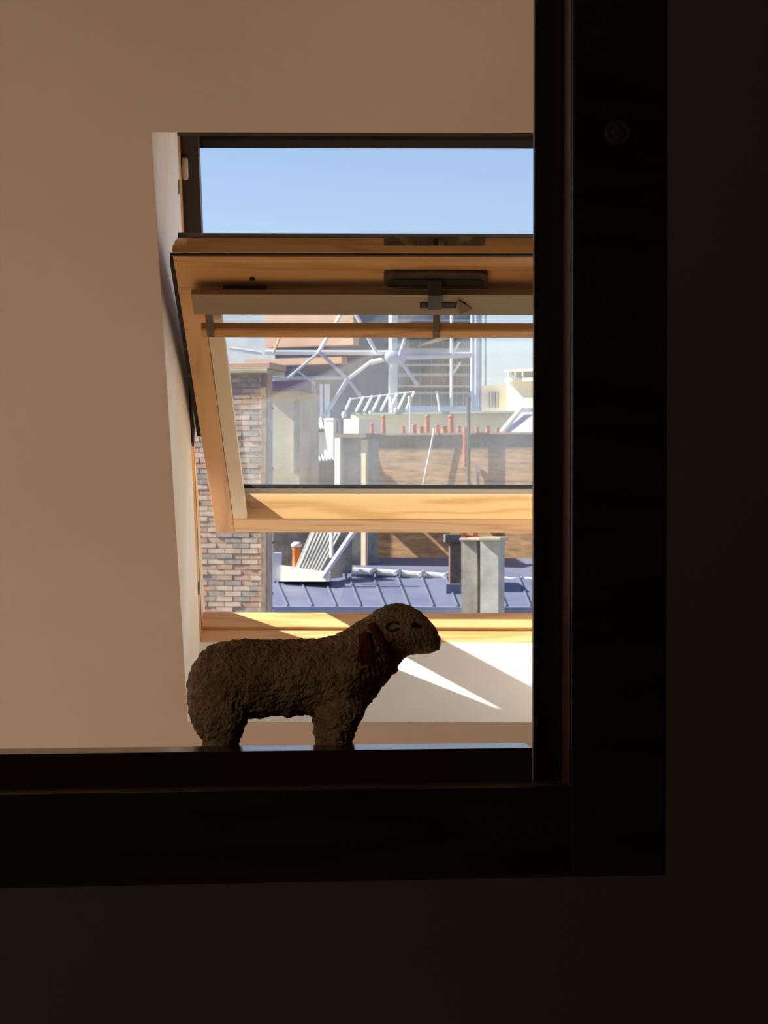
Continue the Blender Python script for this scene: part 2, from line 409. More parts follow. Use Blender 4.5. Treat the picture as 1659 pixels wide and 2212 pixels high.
# top rail: lip, stepped room face, end face with lock recess
top = prism('sash_top_rail', [(0, 0), (.037, .0), (.038, .004), (.088, .004), (.0905, .0015), (.101, .0015), (.101, .060), (.052, .060), (.018, .034), (.004, .0135), (.004, .0125), (0, .0125)],
            -SW, SW, PINE, win1, SASH, .0008)
sbox('sash_top_lip', -SW - .0005, SW + .0005, -.006, -.0005, .0015, .0135, PINE, bev=.0015)
sbox('sash_top_band', -SW + .019, SW - .019, -.0035, .0015, .0140, .026, PINE, bev=.0006)
sbox('sash_top_cladding', -SW + .018, SW - .018, -.004, .02, .0265, .033, GREYALU, bev=.001)
sbox('lip_gap_shade', -SW, SW, -.004, -.0003, -.0018, .0013, IRON, bev=0)  # dark strip standing in for the shade in the gap under the lip
lp = sbox('lock_plate', -.072, .064, -.0048, -.0036, .0138, .0275, DARKMETAL, bev=.0006); lp['label'] = 'worn metal lock plate'
sbox('lock_slot', -.0045, .001, -.0056, -.0049, .0140, .024, BLACKRUB, lp, 0)
def plate(name, x0, x1, q0, q1, m0, m1, r_, mt, parent=None):
    bm = bmesh.new(); pts = []
    for cx, cq, a0 in ((x1 - r_, q1 - r_, 0), (x0 + r_, q1 - r_, 90), (x0 + r_, q0 + r_, 180), (x1 - r_, q0 + r_, 270)):
        for k in range(6):
            t = math.radians(a0 + 18 * k); pts.append((cx + r_ * math.cos(t), cq + r_ * math.sin(t)))
    A = [bm.verts.new((x, q, m0)) for x, q in pts]; B = [bm.verts.new((x, q, m1)) for x, q in pts]
    bm.faces.new(A); bm.faces.new(B[::-1]); n = len(pts)
    for i in range(n): bm.faces.new((A[i], A[(i + 1) % n], B[(i + 1) % n], B[i]))
    return link(name, from_bm(bm, name), mt, parent or win1, SASH)
lk = plate('lock_case', -.072, .070, .036, .074, -.005, .0038, .012, mat('dark_lock_case', (70, 60, 48), .55, (46, 40, 34), scale=40)); lk['label'] = 'long tarnished lock case'
plate('lock_edge', -.066, .064, .052, .070, -.0065, -.0052, .008, IRON, lk)
bm = bmesh.new(); tube_bm(bm, (0, 0, 0), (0, 0, -.002), .0042, .0038, 14)
link('screw_head', from_bm(bm, 'screw_head'), IRON, win1, SASH @ Matrix.Translation((-.253, .066, .004)))
# stiles, bottom rail
for s in (-1, 1):
    a, b = (-SW, -SW + .0325) if s < 0 else (SW - .0325, SW)
    sbox('sash_stile', a, b, .1012, .8995, .0015, .062, PINE, bev=.0015, along='q')
    a, b = (-SW + .0326, -SW + .0385) if s < 0 else (SW - .0385, SW - .0326)
    sbox('stile_rebate', a, b, .1015, .8395, .014, .044, PINE, bev=.0008, along='q')
    a, b = (-SW - .008, -SW - .0005) if s < 0 else (SW + .0005, SW + .008)
    sbox('stile_cladding', -SW - .001 if s < 0 else SW - .03, -SW + .03 if s < 0 else SW + .001, .06, .90, .0625, .074, BROWNALU, bev=.002, along='q')
    sbox('side_gasket', a, b, .04, .56, .012, .03, BLACKRUB, bev=.002, along='q')
    a, b = (-SW + .033, -SW + .056) if s < 0 else (SW - .056, SW - .033)
    g = sbox('blind_rail', a, b, .135, .862, .0015, .0135, CREAMALU, bev=.001, along='q'); g['label'] = 'cream roller blind guide rail'
prism('sash_bottom_rail', [(.8405, .0015), (.8425, .0), (.8925, .0), (.8995, .004), (.8995, .062), (.848, .062), (.845, .0425)], -SW + .0328, SW - .0328, MIDPINE, win1, SASH, .0008)
sbox('glazing_gasket', -SW + .039, SW - .039, .803, .8062, .0405, .0475, BLACKRUB, bev=.0008)
sbox('glazing_bead', -SW + .039, SW - .039, .8065, .826, .0405, .0440, mat('pale_bead', (176, 184, 192), .4), bev=.0015)
sbox('top_bead', -SW + .039, SW - .039, .1015, .118, .0385, .0475, GREYALU, bev=.0015)
sbox('glass_pane', -SW + .039, SW - .039, .1015, .8475, .0480, .0505, GLASS, bev=0)
sbox('bottom_cladding', -SW - .004, SW + .004, .9005, .906, .04, .074, BROWNALU, bev=.001)
# ventilation flap and grab bar
flap = prism('ventilation_flap', [(.069, -.020), (.122, -.0215), (.124, -.016), (.118, -.006), (.076, -.008)], -.337, .337, FLAPM, win1, SASH, .0012)
flap['label'] = 'grey beige ventilation flap'
for x in (-.295, .23):
    h = sbox('flap_hinge', x, x + .061, .082, .1, -.0075, .0012, IRON, flap, .0008)
sbox('flap_slot', -.022, .042, .088, .104, -.0216, -.0205, BLACKRUB, flap, .0006)
br = prism('flap_bracket', [(.050, -.0055), (.056, -.0065), (.064, -.0225), (.1, -.0228), (.1005, -.0255), (.062, -.0255), (.050, -.009)], -.011, .008, IRON, flap, SASH, .0006)
bm = bmesh.new(); v = [bm.verts.new(SASH @ Vector(p)) for p in ((.028, .103, -.0218), (.052, .104, -.0218), (.030, .078, -.0232), (.033, .1, -.034))]
for q in ((0, 1, 2), (0, 1, 3), (1, 2, 3), (0, 2, 3)): bm.faces.new([v[i] for i in q])
link('torn_label', from_bm(bm, 'torn_label'), FLAPM, flap)
bar = prism('grab_bar', [(.150, -.0275), (.152, -.030), (.170, -.0305), (.1735, -.028), (.1735, -.018), (.170, -.0155), (.154, -.0155), (.150, -.018)], -.3285, .3285, PINE, win1, SASH, .001)
for x in (-.3155, .002):
    prism('bar_bracket', [(.112, -.012), (.122, -.014), (.158, -.0308), (.166, -.0312), (.166, -.0325), (.150, -.0322), (.112, -.0165)], x - .005, x + .005, mat('bracket_brown', (98, 82, 66), .5), bar, SASH, .0005)

# ------------------------------------------------------------------ sheep figurine
OUT = [(172, 950), (165, 850), (120, 800), (95, 750), (75, 690), (65, 600), (63, 540), (75, 470), (100, 410), (140, 355), (185, 315), (250, 292), (330, 281), (420, 276), (500, 280), (600, 282), (700, 276), (790, 272), (860, 270), (920, 253), (985, 222), (1040, 188), (1100, 152), (1160, 115), (1205, 85), (1255, 68), (1310, 66), (1360, 82), (1415, 115), (1470, 165), (1510, 215), (1532, 265), (1536, 305), (1528, 340), (1500, 352), (1470, 363), (1430, 362), (1390, 365), (1345, 372), (1315, 395), (1285, 440), (1260, 475), (1220, 520), (1180, 565), (1140, 620), (1095, 675), (1060, 715), (1030, 760), (1010, 810), (1000, 850), (995, 950), (825, 950), (818, 840), (808, 790), (798, 740), (785, 715), (740, 708), (690, 712), (640, 722), (580, 712), (530, 718), (490, 724), (440, 722), (400, 728), (378, 760), (362, 800), (345, 840), (335, 870), (340, 950)]
PXM = .2765e-3                                           # metres per photo pixel at the figurine
def sh(cx, cy): return ((cx / 2.676 + 380 - 829.5) * PXM, -(cy / 2.676 + 1280 - 1106) * PXM)
OUTM = [sh(*p) for p in OUT]
def seg_d(px, pz, a, b):
    dx, dz = b[0] - a[0], b[1] - a[1]; L = dx * dx + dz * dz
    t = max(0, min(1, ((px - a[0]) * dx + (pz - a[1]) * dz) / L)); return math.hypot(px - a[0] - t * dx, pz - a[1] - t * dz)
def inside(px, pz, P):
    c = False; j = len(P) - 1
    for i in range(len(P)):
        if (P[i][1] > pz) != (P[j][1] > pz) and px < (P[j][0] - P[i][0]) * (pz - P[i][1]) / (P[j][1] - P[i][1]) + P[i][0]: c = not c
        j = i
    return c
def inflate(bm, P, half, R, off=0.0, step=.0018):
    """closed pillow over the outline P: half thickness rises over the distance R from the edge"""
    x0 = min(p[0] for p in P); x1 = max(p[0] for p in P); z0 = min(p[1] for p in P); z1 = max(p[1] for p in P)
    t = bmesh.new()
    vs = [t.verts.new((p[0], 0, p[1])) for p in P]; f = t.faces.new(vs)
    bmesh.ops.triangulate(t, faces=[f])
    x = x0
    for ax, lo_, hi_ in ((0, x0, x1), (2, z0, z1)):
        k = lo_ + step
        while k < hi_:
            co = [0, 0, 0]; co[ax] = k; no = [0, 0, 0]; no[ax] = 1
            bmesh.ops.bisect_plane(t, geom=list(t.verts) + list(t.edges) + list(t.faces), plane_co=co, plane_no=no, dist=1e-7); k += step
    n = len(P); H = {}
    for v in t.verts:
        d = min(seg_d(v.co.x, v.co.z, P[i], P[(i + 1) % n]) for i in range(n))
        q = min(1, d / R); H[v] = (half(v.co.x, v.co.z) if callable(half) else half) * math.sqrt(max(0, 1 - (1 - q) ** 2))
    A = {v: bm.verts.new((v.co.x, off - H[v], v.co.z)) for v in t.verts}
    B = {v: (A[v] if H[v] < 1e-6 else bm.verts.new((v.co.x, off + H[v], v.co.z))) for v in t.verts}
    for f in t.faces:
        bm.faces.new([A[v] for v in f.verts])
        try: bm.faces.new([B[v] for v in reversed(f.verts)])
        except ValueError: pass
    t.free()
def clip_low(P, zc):
    R_ = []
    for i in range(len(P)):
        a, b = P[i], P[(i + 1) % len(P)]
        if a[1] >= zc: R_.append(a)
        if (a[1] >= zc) != (b[1] >= zc):
            s = (zc - a[1]) / (b[1] - a[1]); R_.append((a[0] + s * (b[0] - a[0]), zc))
    return R_
bm = bmesh.new()
zb = sh(0, 950)[1]
belly = sh(0, 730)[1]
torso = [sh(*p) for p in OUT[3:48]] + [sh(900, 790), sh(840, 760), sh(800, 735)] + [sh(*p) for p in OUT[55:64]] + [sh(330, 770), sh(240, 790), sh(150, 780)]
def body_half(x, z):
    hx = sh(1250, 0)[0]; nx = sh(1000, 0)[0]
    t = max(0, min(1, (x - nx) / (hx - nx))); return .0255 * (1 - t) + .0165 * t
inflate(bm, torso, body_half, .026)
rear = [sh(*p) for p in ((172, 950), (168, 850), (120, 800), (95, 750), (75, 690), (70, 600), (200, 520), (330, 560), (385, 650), (390, 735), (378, 760), (362, 800), (345, 840), (335, 870), (340, 950))]
fore = [sh(*p) for p in ((995, 950), (1000, 850), (1010, 810), (1030, 760), (1060, 715), (1080, 640), (1000, 540), (860, 560), (790, 660), (796, 735), (808, 790), (818, 840), (825, 950))]
bm_parts = bm
for off in (-.0125, .0125):
    inflate(bm_parts, rear, .0125, .012, off); inflate(bm_parts, fore, .0125, .012, off)
me0 = from_bm(bm_parts, 'sheep_body')
tmp = bpy.data.objects.new('tmp', me0); COL.objects.link(tmp)
r = tmp.modifiers.new('r', 'REMESH'); r.mode = 'VOXEL'; r.voxel_size = .0008; r.use_smooth_shade = True
sm = tmp.modifiers.new('s', 'SMOOTH'); sm.factor = .5; sm.iterations = 3
dg = bpy.context.evaluated_depsgraph_get()
me = bpy.data.meshes.new_from_object(tmp.evaluated_get(dg)); bpy.data.objects.remove(tmp)
me.name = 'sheep_body'
me.calc_loop_triangles()
nrm = [v.normal.copy() for v in me.vertices]
hx0 = sh(1180, 0)[0]
for v, nv in zip(me.vertices, nrm):
    p = v.co
    head = max(0, min(1, (p.x - hx0) / .012))
    rg = 1 - abs(noise.noise(p * 300 + Vector((3, 1, 7)) + noise.noise_vector(p * 180) * .9)) * 2.2
    a = noise.fractal(p * 220, 1.0, 2.0, 3) * .0009 + max(0, rg) * .0012 - .0004
    b = noise.fractal(p * 330, 1.0, 2.0, 2) * .00045
    v.co = p + nv * (a * (1 - head) + b * head) * (1.0 if p.z > zb + .002 else .2)
for p in me.polygons: p.use_smooth = True
lo_z = min(v.co.z for v in me.vertices)

def sheep_mat():
    m = mat('matted_wool_clay', (176, 144, 110), .95, (130, 104, 74), scale=70, detail=5, bump=.8, bscale=520, spec=.25)
    return m
SHN = .0535 + .0275
SHM = PART @ Matrix.Translation((.0113, SHN, PB - .0088 - lo_z + .0001))
# keep the outline's sideways place: the figurine plane lies deeper than the wall face
sheep = root('sheep_figurine', 'rough brown sheep figurine with red collar standing on the dark sill', 'figurine', SHM @ Vector((-.03, 0, lo_z)))
link('body', me, sheep_mat(), sheep, SHM)
def surf_y(x, z):
    best = 0
    for v in me.vertices:
        if abs(v.co.x - x) < .0016 and abs(v.co.z - z) < .0016: best = min(best, v.co.y)
    return best
DARKPAINT = mat('black_bead', (12, 10, 9), .15)
RED = mat('dark_red_felt', (96, 20, 28), .85, (70, 13, 20), scale=120, bump=.3, bscale=500)
ex, ez = sh(1362, 187); ey = surf_y(ex, ez)
for s in (1, -1):
    bm = bmesh.new(); bmesh.ops.create_uvsphere(bm, u_segments=16, v_segments=10, radius=.0019)
    link('eye', from_bm(bm, 'eye', True), DARKPAINT, sheep, SHM @ Matrix.Translation((ex, s * (ey - .0001), ez)))
    # ear: raised curl
    bm = bmesh.new(); pts = [(1268, 180), (1235, 170), (1205, 180), (1193, 200), (1205, 216), (1235, 218), (1268, 206)]
    pp = []
    for q in pts:
        x, z = sh(*q); pp.append(Vector((x, s * (surf_y(x, z) - .0002), z)))
    for a, b in zip(pp, pp[1:]): tube_bm(bm, a, b, .0006, .0006, 8)
    link('ear', from_bm(bm, 'ear', True), mat('ear_groove', (58, 42, 28), .9), sheep, SHM)
# collar: band around the neck following the surface
def collar():
    bm = bmesh.new()
    a0, a1 = sh(1098, 165), sh(1262, 470)
    # direction along the neck (towards the head)
    dx, dz = a1[0] - a0[0], a1[1] - a0[1]; L = math.hypot(dx, dz); tx, tz = dx / L, dz / L; nx, nz = -tz, tx
    if nx < 0: nx, nz = -nx, -nz
    N = 36; wdt = .0052
    def ring(off, lift):
        ctr = ((a0[0] + a1[0]) / 2 + nx * off, (a0[1] + a1[1]) / 2 + nz * off); out = []
        vs = [v.co for v in me.vertices if abs((v.co.x - ctr[0]) * nx + (v.co.z - ctr[1]) * nz) < .0016 and abs((v.co.x - ctr[0]) * tx + (v.co.z - ctr[1]) * tz) < L * .56]
        for i in range(N):
            th = 2 * math.pi * i / N; c, s_ = math.cos(th), math.sin(th); best = .001
            for v in vs:
                u = (v.x - ctr[0]) * tx + (v.z - ctr[1]) * tz; y = v.y; rr = math.hypot(u, y)
                if rr > 1e-6 and (u * c + y * s_) / rr > .985: best = max(best, rr)
            rr = min(best, L * (.5 if abs(c) > .8 else .6)) + lift; out.append(bm.verts.new((ctr[0] + tx * rr * c, rr * s_, ctr[1] + tz * rr * c)))
        return out
    rs = [ring(-wdt / 2, -.001), ring(-wdt / 2, .0006), ring(0, .0010), ring(wdt / 2, .0006), ring(wdt / 2, -.001)]
    for a, b in zip(rs, rs[1:]):
        for i in range(N): bm.faces.new((a[i], a[(i + 1) % N], b[(i + 1) % N], b[i]))
    return from_bm(bm, 'collar', True)
link('collar', collar(), RED, sheep, SHM)['label'] = 'dark red collar'
bm = bmesh.new()
pts = [(1035, 235), (1085, 225), (1102, 290), (1104, 380), (1085, 408), (1060, 392), (1035, 402), (1014, 380), (1030, 310)]
A = []; B = []
for q in pts:
    x, z = sh(*q); y = surf_y(x, z); A.append(bm.verts.new((x, y - .0016, z))); B.append(bm.verts.new((x, y + .003, z)))
bm.faces.new(A); bm.faces.new(B[::-1])
for i in range(len(pts)): bm.faces.new((A[i], A[(i + 1) % len(pts)], B[(i + 1) % len(pts)], B[i]))
link('ribbon_bow', from_bm(bm, 'ribbon_bow'), RED, sheep, SHM)['label'] = 'dark red ribbon end'

# ------------------------------------------------------------------ outside: materials
ZINC = mat('weathered_zinc', (116, 121, 144), .5, (102, 108, 132), scale=1.2, spec=.6, metal=.25)
ZINCD = mat('zinc_seam', (88, 92, 112), .5, (78, 82, 102), scale=2)  # darker than the sheets: the seams' shadow lines put into colour
LIME = mat('lime_render', (214, 204, 180), .9, (190, 178, 152), scale=1.5, detail=6)
CEMENT = mat('grey_cement', (176, 172, 160), .9, (138, 134, 124), scale=2.2, detail=6)
WHITEP = mat('white_masonry', (236, 230, 214), .8, (222, 214, 196), scale=1.4)
MORTAR = mat('grey_mortar', (196, 180, 164), .95, (168, 154, 140), scale=5)
BRK = [mat('brick_%s' % k, c, .9, c2, scale=9, detail=5) for k, c, c2 in (('pale', (226, 200, 178), (196, 170, 148)), ('rose', (214, 170, 144), (184, 146, 122)), ('grey', (186, 172, 158), (158, 144, 130)), ('buff', (210, 180, 152), (182, 152, 124)))]
PARTY = mat('old_brick_wall', (196, 158, 118), .95, (138, 108, 80), scale=5.0, stretch=(.35, 1, 2.2), detail=9, bump=.4, bscale=12)
SOOT = mat('sooty_brick', (140, 128, 116), .95, (104, 96, 88), scale=3, detail=8)
TERRA = mat('terracotta_pot', (198, 112, 74), .8, (150, 76, 50), scale=7)
TUBEW = mat('white_steel_tube', (226, 228, 232), .45, (210, 214, 220), scale=.5)
TUBEG = mat('grey_steel_tube', (176, 186, 206), .5, (160, 170, 192), scale=.5)
DGLASS = mat('dark_facade_glass', (84, 96, 118), .2, (112, 120, 138), scale=.35)
SLAB = mat('floor_slab_grey', (168, 170, 174), .7)
PEACH = mat('peach_cladding', (204, 172, 150), .85, (194, 160, 138), scale=.3)
PALEB = mat('pale_blue_duct', (196, 212, 232), .5, (184, 200, 222), scale=.4)
STONE = mat('cream_stone', (240, 230, 200), .85, (228, 216, 184), scale=.8)
POLE = mat('dark_pole', (88, 78, 70), .6)

def pbox(name, x0, x1, y0, y1, Y, depth, m, parent=None, turn=0.0, bev=0.0):
    """upright box whose front spans the pixel box at distance Y; turn swings the front to the left"""
    if y1 in (1340, 1500, 1250, 1230, 1260, 1200, 1400, 1700, 1270): y1 = 1106 + (EYE + 18) * F / Y      # standing on the ground
    a = at(x0, y1, Y); b = at(x1, y0, Y); cx = (a.x + b.x) / 2
    fr = Matrix.Translation((cx, Y, a.z)) @ Matrix.Rotation(math.radians(-turn), 4, 'Z')
    hw = (b.x - a.x) / 2
    return box(name, -hw, hw, 0, depth, 0, b.z - a.z, m, parent, fr, bev)
def ptube(name, x0, y0, Y0, x1, y1, Y1, rpx, m, parent=None, seg=10):
    return tube(name, at(x0, y0, Y0), at(x1, y1, Y1), rpx * (Y0 + Y1) / 2 / F, m, parent, None, seg)

# ground far below and a flat street level
g = poly('ground', [(-400, 8, -18), (400, 8, -18), (400, 500, -18), (-400, 500, -18)], mat('street_grey', (150, 148, 146), .9), None, (0, 0, -.5))
tag(g, 'grey ground of the streets far below the roofs', 'ground', kind='structure')

# brick stack close on the left, bricks built one by one
YS = 32.0
st = root('brick_chimney_stack', 'tall mottled brick chimney stack behind the roof window', 'chimney', at(500, 1480, YS + .3))
TB = Matrix.Translation(at(574, 1106, YS)) @ Matrix.Rotation(math.radians(-15), 4, 'Z') @ Matrix.Translation(-at(574, 1106, YS))
def turned(o):
    o.matrix_basis = TB @ o.matrix_basis
turned(pbox('core', 404, 574, 806, 1500, YS + .012, .27, MORTAR, st))
bw, bh, jt = .235, .062, .012
bx0 = at(404, 0, YS).x; bx1 = at(574, 0, YS).x
bmm = bmesh.new(); add_box(bmm, -bw / 2, bw / 2, 0, .045, 0, bh); base_brick = from_bm(bmm, 'brick')
bmm = bmesh.new(); add_box(bmm, -bw / 4 + .006, bw / 4 - .006, 0, .045, 0, bh); half_brick = from_bm(bmm, 'brick_half')
bricks = {}
for k, mm in enumerate(BRK):
    for hb, src in ((0, base_brick), (1, half_brick)):
        c = src.copy(); c.materials.clear(); c.materials.append(mm); bricks[(k, hb)] = c
z = at(0, 1335, YS).z; row = 0; ztop = at(0, 815, YS).z
while z < ztop:
    x = bx0 + (0 if row % 2 == 0 else -bw / 2 - jt / 2) + bw / 2
    while x - bw / 2 < bx1 - .03:
        kind = random.choices((0, 1, 2, 3), (3, 2, 4, 2))[0]
        lft, rgt = max(x - bw / 2, bx0), min(x + bw / 2, bx1)
        if rgt - lft > .08:
            h_ = 1 if (rgt - lft) < bw * .8 else 0
            o_ = link('brick', bricks[(kind, h_)], None, st, TB @ Matrix.Translation(((lft + rgt) / 2, YS + random.uniform(-.006, .006), z)))
        x += bw + jt
    z += bh + jt; row += 1
turned(pbox('cornice', 396, 580, 797, 806, YS - .06, .8, LIME, st, bev=.01))
turned(pbox('cap_slab', 402, 584, 783, 796.5, YS - .02, .75, mat('pinkish_stone', (220, 186, 164), .9), st, bev=.01))
turned(pbox('edge_shade_strip', 564, 575.5, 812, 1335, YS - .02, .07, mat('brick_edge_shade', (186, 158, 136), .95, (140, 122, 106), scale=8), st))  # darker brick strip: shade along the stack's right edge put into colour
dp = root('drainpipe', 'blue grey zinc drainpipe beside the brick chimney stack', 'pipe', at(585, 1480, YS + .4))
ptube('pipe', 584.5, 1500, YS + .5, 584.5, 822, YS + .5, 4.2, ZINC, dp)
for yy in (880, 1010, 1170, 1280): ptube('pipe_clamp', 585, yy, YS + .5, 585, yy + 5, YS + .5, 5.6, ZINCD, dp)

# rendered wall with zinc cap
rw = root('rendered_gable', 'beige rendered gable under a blue zinc cap', 'building', at(615, 1300, 45))
pbox('wall', 560, 648, 845, 1340, 45, 1.6, LIME, rw, turn=12)
pbox('zinc_cap', 556, 672, 823, 844.5, 44.7, 3.4, mat('blue_zinc', (66, 84, 136), .5), rw)
pbox('corner_strip', 634, 647, 868, 1022, 44.85, .16, CEMENT, rw)

# small annex with two ribbed zinc roofs
an = root('annex_building', 'small annex with two ribbed zinc roofs and pale wall', 'building', at(690, 1300, 49))
pbox('wall', 648, 730, 906, 1340, 49, 3, mat('annex_wall', (150, 148, 142), .9, (122, 116, 106), scale=1.2), an)
pbox('pale_wall', 652, 722, 934, 982, 48.9, .09, WHITEP, an)
for (ya, yb, xa, xb) in ((908, 932, 652, 698), (984, 1001, 654, 722)):
    p0, p1, p2, p3 = at(xa, yb, 48.5), at(xb, yb, 48.5), at(xb - 6, ya, 49), at(xa - 4, ya, 49)
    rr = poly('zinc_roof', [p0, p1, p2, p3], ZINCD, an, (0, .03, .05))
    n_ = 9
    for i in range(n_ + 1):
        s = i / n_; a = p0.lerp(p1, s); b = p3.lerp(p2, s)
        up = Vector((0, -.03, .05)); tube('seam', a + up, b + up, .018, TUBEW, rr, None, 6)
ptube('clay_pipe', 668, 1060, 48.7, 650, 1006, 48.7, 4, TERRA, an)

# white sunlit block
wb = root('white_block', 'small white rendered block catching the sun on the annex roof', 'block', at(709, 990, 48.4))
pbox('wall', 697, 722, 908, 990, 48.4, .1, mat('white_render', (245, 240, 226), .8), wb, turn=40)
pbox('coping', 695, 724, 904, 907.5, 48.36, .16, WHITEP, wb, turn=40)

# rendered chimney with white quoins
qc = root('quoined_chimney', 'grey rendered chimney with white corner bands', 'chimney', at(756, 1200, 44.2))
pbox('shaft', 724, 788, 946, 1230, 44.2, .7, CEMENT, qc, turn=24)
pbox('corner_band', 722, 735, 946, 1230, 44.14, .12, WHITEP, qc, turn=24)
pbox('corner_band', 779, 790, 950, 1230, 44.06, .12, mat('cream_band', (232, 208, 176), .85), qc, turn=24)
pbox('cap_slab', 720, 793, 936, 945.5, 44.05, .95, mat('cap_brown', (120, 110, 100), .9), qc, turn=24)

# long brick party wall
pw = root('brick_party_wall', 'long old brown brick wall with a sooty top', 'wall', at(980, 1230, 49))
TPW = 20
def yw(px):                                              # distance of the turned wall's face at a pixel column
    k = math.tan(math.radians(TPW)); c = (px - 829.5) / F
    return (49.0 + k * (792 - 829.5) / F * 49.0) / (1 + k * c)
YC = yw(1450)
def wall_box(name, x0, x1, y0, y1, dy, depth, m):
    o = pbox(name, x0, x1, y0, y1, YC, depth, m, pw, turn=TPW)
    o.matrix_basis = o.matrix_basis @ Matrix.Translation((0, dy, 0)); return o
wall_box('brickwork', 748, 2152, 967, 1260, 0, .6, PARTY)
wall_box('sooty_course', 748, 2152, 934, 966.5, 0, .6, SOOT)
wall_box('roof_body', 748, 2152, 942, 1260, .61, 3.2, LIME)
wall_box('coping', 746, 2154, 929, 933.5, -.08, .7, mat('wall_coping', (150, 138, 124), .9))
# chimney pots along the coping
def pot(px, ytop, wpx, label):
    Y = yw(px) + .25; b = at(px, 0, Y); b.z = EYE + (1106 - 929) * YC / F; h = EYE + (1106 - ytop) * Y / F - b.z; r_ = wpx / 2 * Y / F
    t = root('chimney_pot', label, 'chimney pot', b, 'terracotta pots on the brick wall')
    lathe('pot', (b.x, b.y, b.z), [(r_, 0), (r_ * .95, h * .1), (r_ * .78, h * .8), (r_ * .8, h)], TERRA, t, 14)
    lathe('rim', (b.x, b.y, b.z + h * .86), [(r_ * .98, 0), (r_ * 1.0, h * .05), (r_ * .98, h * .1)], TERRA, t, 14)
for px, yt, wd, lab in ((803, 915, 9, 'short brown clay pot on the wall end next to the quoined chimney'),
                        (828, 896, 10, 'tall clay pot standing alone near the quoined chimney'),
                        (871, 921, 8, 'very small clay pot left of the ball topped vent pole'),
                        (894, 917, 11, 'short clay pot right against the ball topped vent pole'),
                        (909, 921, 14, 'squat wide clay pot touching a tall pot, close to the vent pole'),
                        (923, 896, 12, 'tall clay pot rising just behind the tip of the leaning mast'),
                        (944, 917, 10, 'narrow short clay pot below the bent aerial'),
                        (959, 920, 15, 'widest squat clay pot, between the bent aerial and a tall pot'),
                        (974, 896, 13, 'tall clay pot nearest the antenna pole'),
                        (991, 919, 10, 'short clay pot between a tall pot and the antenna pole'),
                        (1030, 922, 9, 'small clay pot just past the antenna pole on its skylight side'),
                        (1053, 920, 10, 'small clay pot midway between antenna pole and pitched skylight'),
                        (1074, 923, 9, 'small clay pot at the foot of the pitched skylight edge')):
    pot(px, yt, wd, lab)

# terrace building behind the wall
tb = root('terrace_building', 'cream terrace building with flat parapet behind the brick wall', 'building', at(950, 1200, 62))
pbox('wall', 735, 1310, 893, 1250, 61, 8, STONE, tb, turn=22)
pbox('parapet_edge', 736, 1306, 888, 892.5, 60.7, 9, mat('green_grey_edge', (150, 166, 160), .6), tb, turn=22)
pbox('side_wing', 738, 778, 905, 1250, 57.5, 1.2, WHITEP, tb, turn=35)
pbox('low_parapet', 876, 1012, 877, 888, 63.5, .3, mat('lilac_zinc', (178, 182, 208), .6), tb)
rk = root('raked_railing', 'row of leaning white bars along the terrace edge', 'railing', at(820, 889, 61.8))
bars = [(746, 886, 757, 862)] + [(768 + 18.2 * i, 890 - i, 785 + 18.2 * i, 858 - 1.8 * i) for i in range(7)]
for x0, y0, x1, y1 in bars:
    ptube('bar', x0, y0, 61.8, x1, y1, 62.6, 2.7, TUBEW, rk, 8)
ptube('top_rail', 757, 862, 62.6, 894, 846, 62.6, 1.2, TUBEW, rk, 6)
for px, py, nm, lab in ((743, 893, 6, 'largest white domed vent at the corner of the terrace edge'), (800, 887, 4, 'small white domed vent among the leaning railing bars'), (855, 883, 5, 'white domed vent in front of the steel column foot')):
    b = at(px, py + 8, 61.5); rr_ = nm * 61.5 / F
    l_ = root('roof_vent', lab, 'vent', b, 'domed vents on the terrace edge')
    lathe('dome', (b.x, b.y, b.z), [(rr_ * .7, 0), (rr_, rr_ * .8), (rr_ * .8, rr_ * 1.6), (rr_ * .3, rr_ * 2)], WHITEPL, l_, 12)
    lathe('base_ring', (b.x, b.y, b.z - rr_ * .3), [(rr_ * .8, 0), (rr_ * .8, rr_ * .28)], TUBEG, l_, 12)

# poles and masts
def pole(name, label, segs, cat='pole'):
    a = segs[0]; t = root(name, label, cat, at(a[0], a[1], a[2]))
    for (x0, y0, Y0, x1, y1, Y1, rpx, mm, nm) in segs: ptube(nm, x0, y0, Y0, x1, y1, Y1, rpx, mm, t, 8)
    return t
pole('antenna_pole', 'tall dark pole in front of the brick wall', [(1012, 1110, yw(1011) - .16, 1011, 868, yw(1011) - .16, 4.2, POLE, 'shaft'), (1011, 868, yw(1011) - .16, 1011, 858, yw(1011) - .16, 5.5, POLE, 'cap'), (1004, 1008, yw(1004) - .16, 1004, 922, yw(1004) - .16, 3.6, TERRA, 'clay_sleeve'), (1012, 1040, yw(1011) - .16, 1012, 1040, yw(1011) - .004, 2.0, POLE, 'wall_bracket')])
pole('leaning_mast', 'thin white mast leaning across the brick wall', [(908, 1075, yw(908) - .13, 937, 930, yw(937) - .13, 1.7, TUBEW, 'shaft'), (937, 930, yw(937) - .13, 938, 926, yw(937) - .13, 2.6, TUBEW, 'tip'), (913, 1050, yw(913) - .13, 913, 1050, yw(913) - .004, 1.2, TUBEW, 'wall_bracket')], 'mast')
pole('short_post', 'short pale post with round white head', [(1034, 1100, yw(1033) - .06, 1032, 1020, yw(1033) - .06, 3.2, CEMENT, 'shaft'), (1032, 1020, yw(1033) - .06, 1032, 1008, yw(1033) - .06, 5.2, WHITEPL, 'head'), (1033, 1060, yw(1033) - .06, 1033, 1060, yw(1033) - .004, 2.0, CEMENT, 'wall_bracket')])
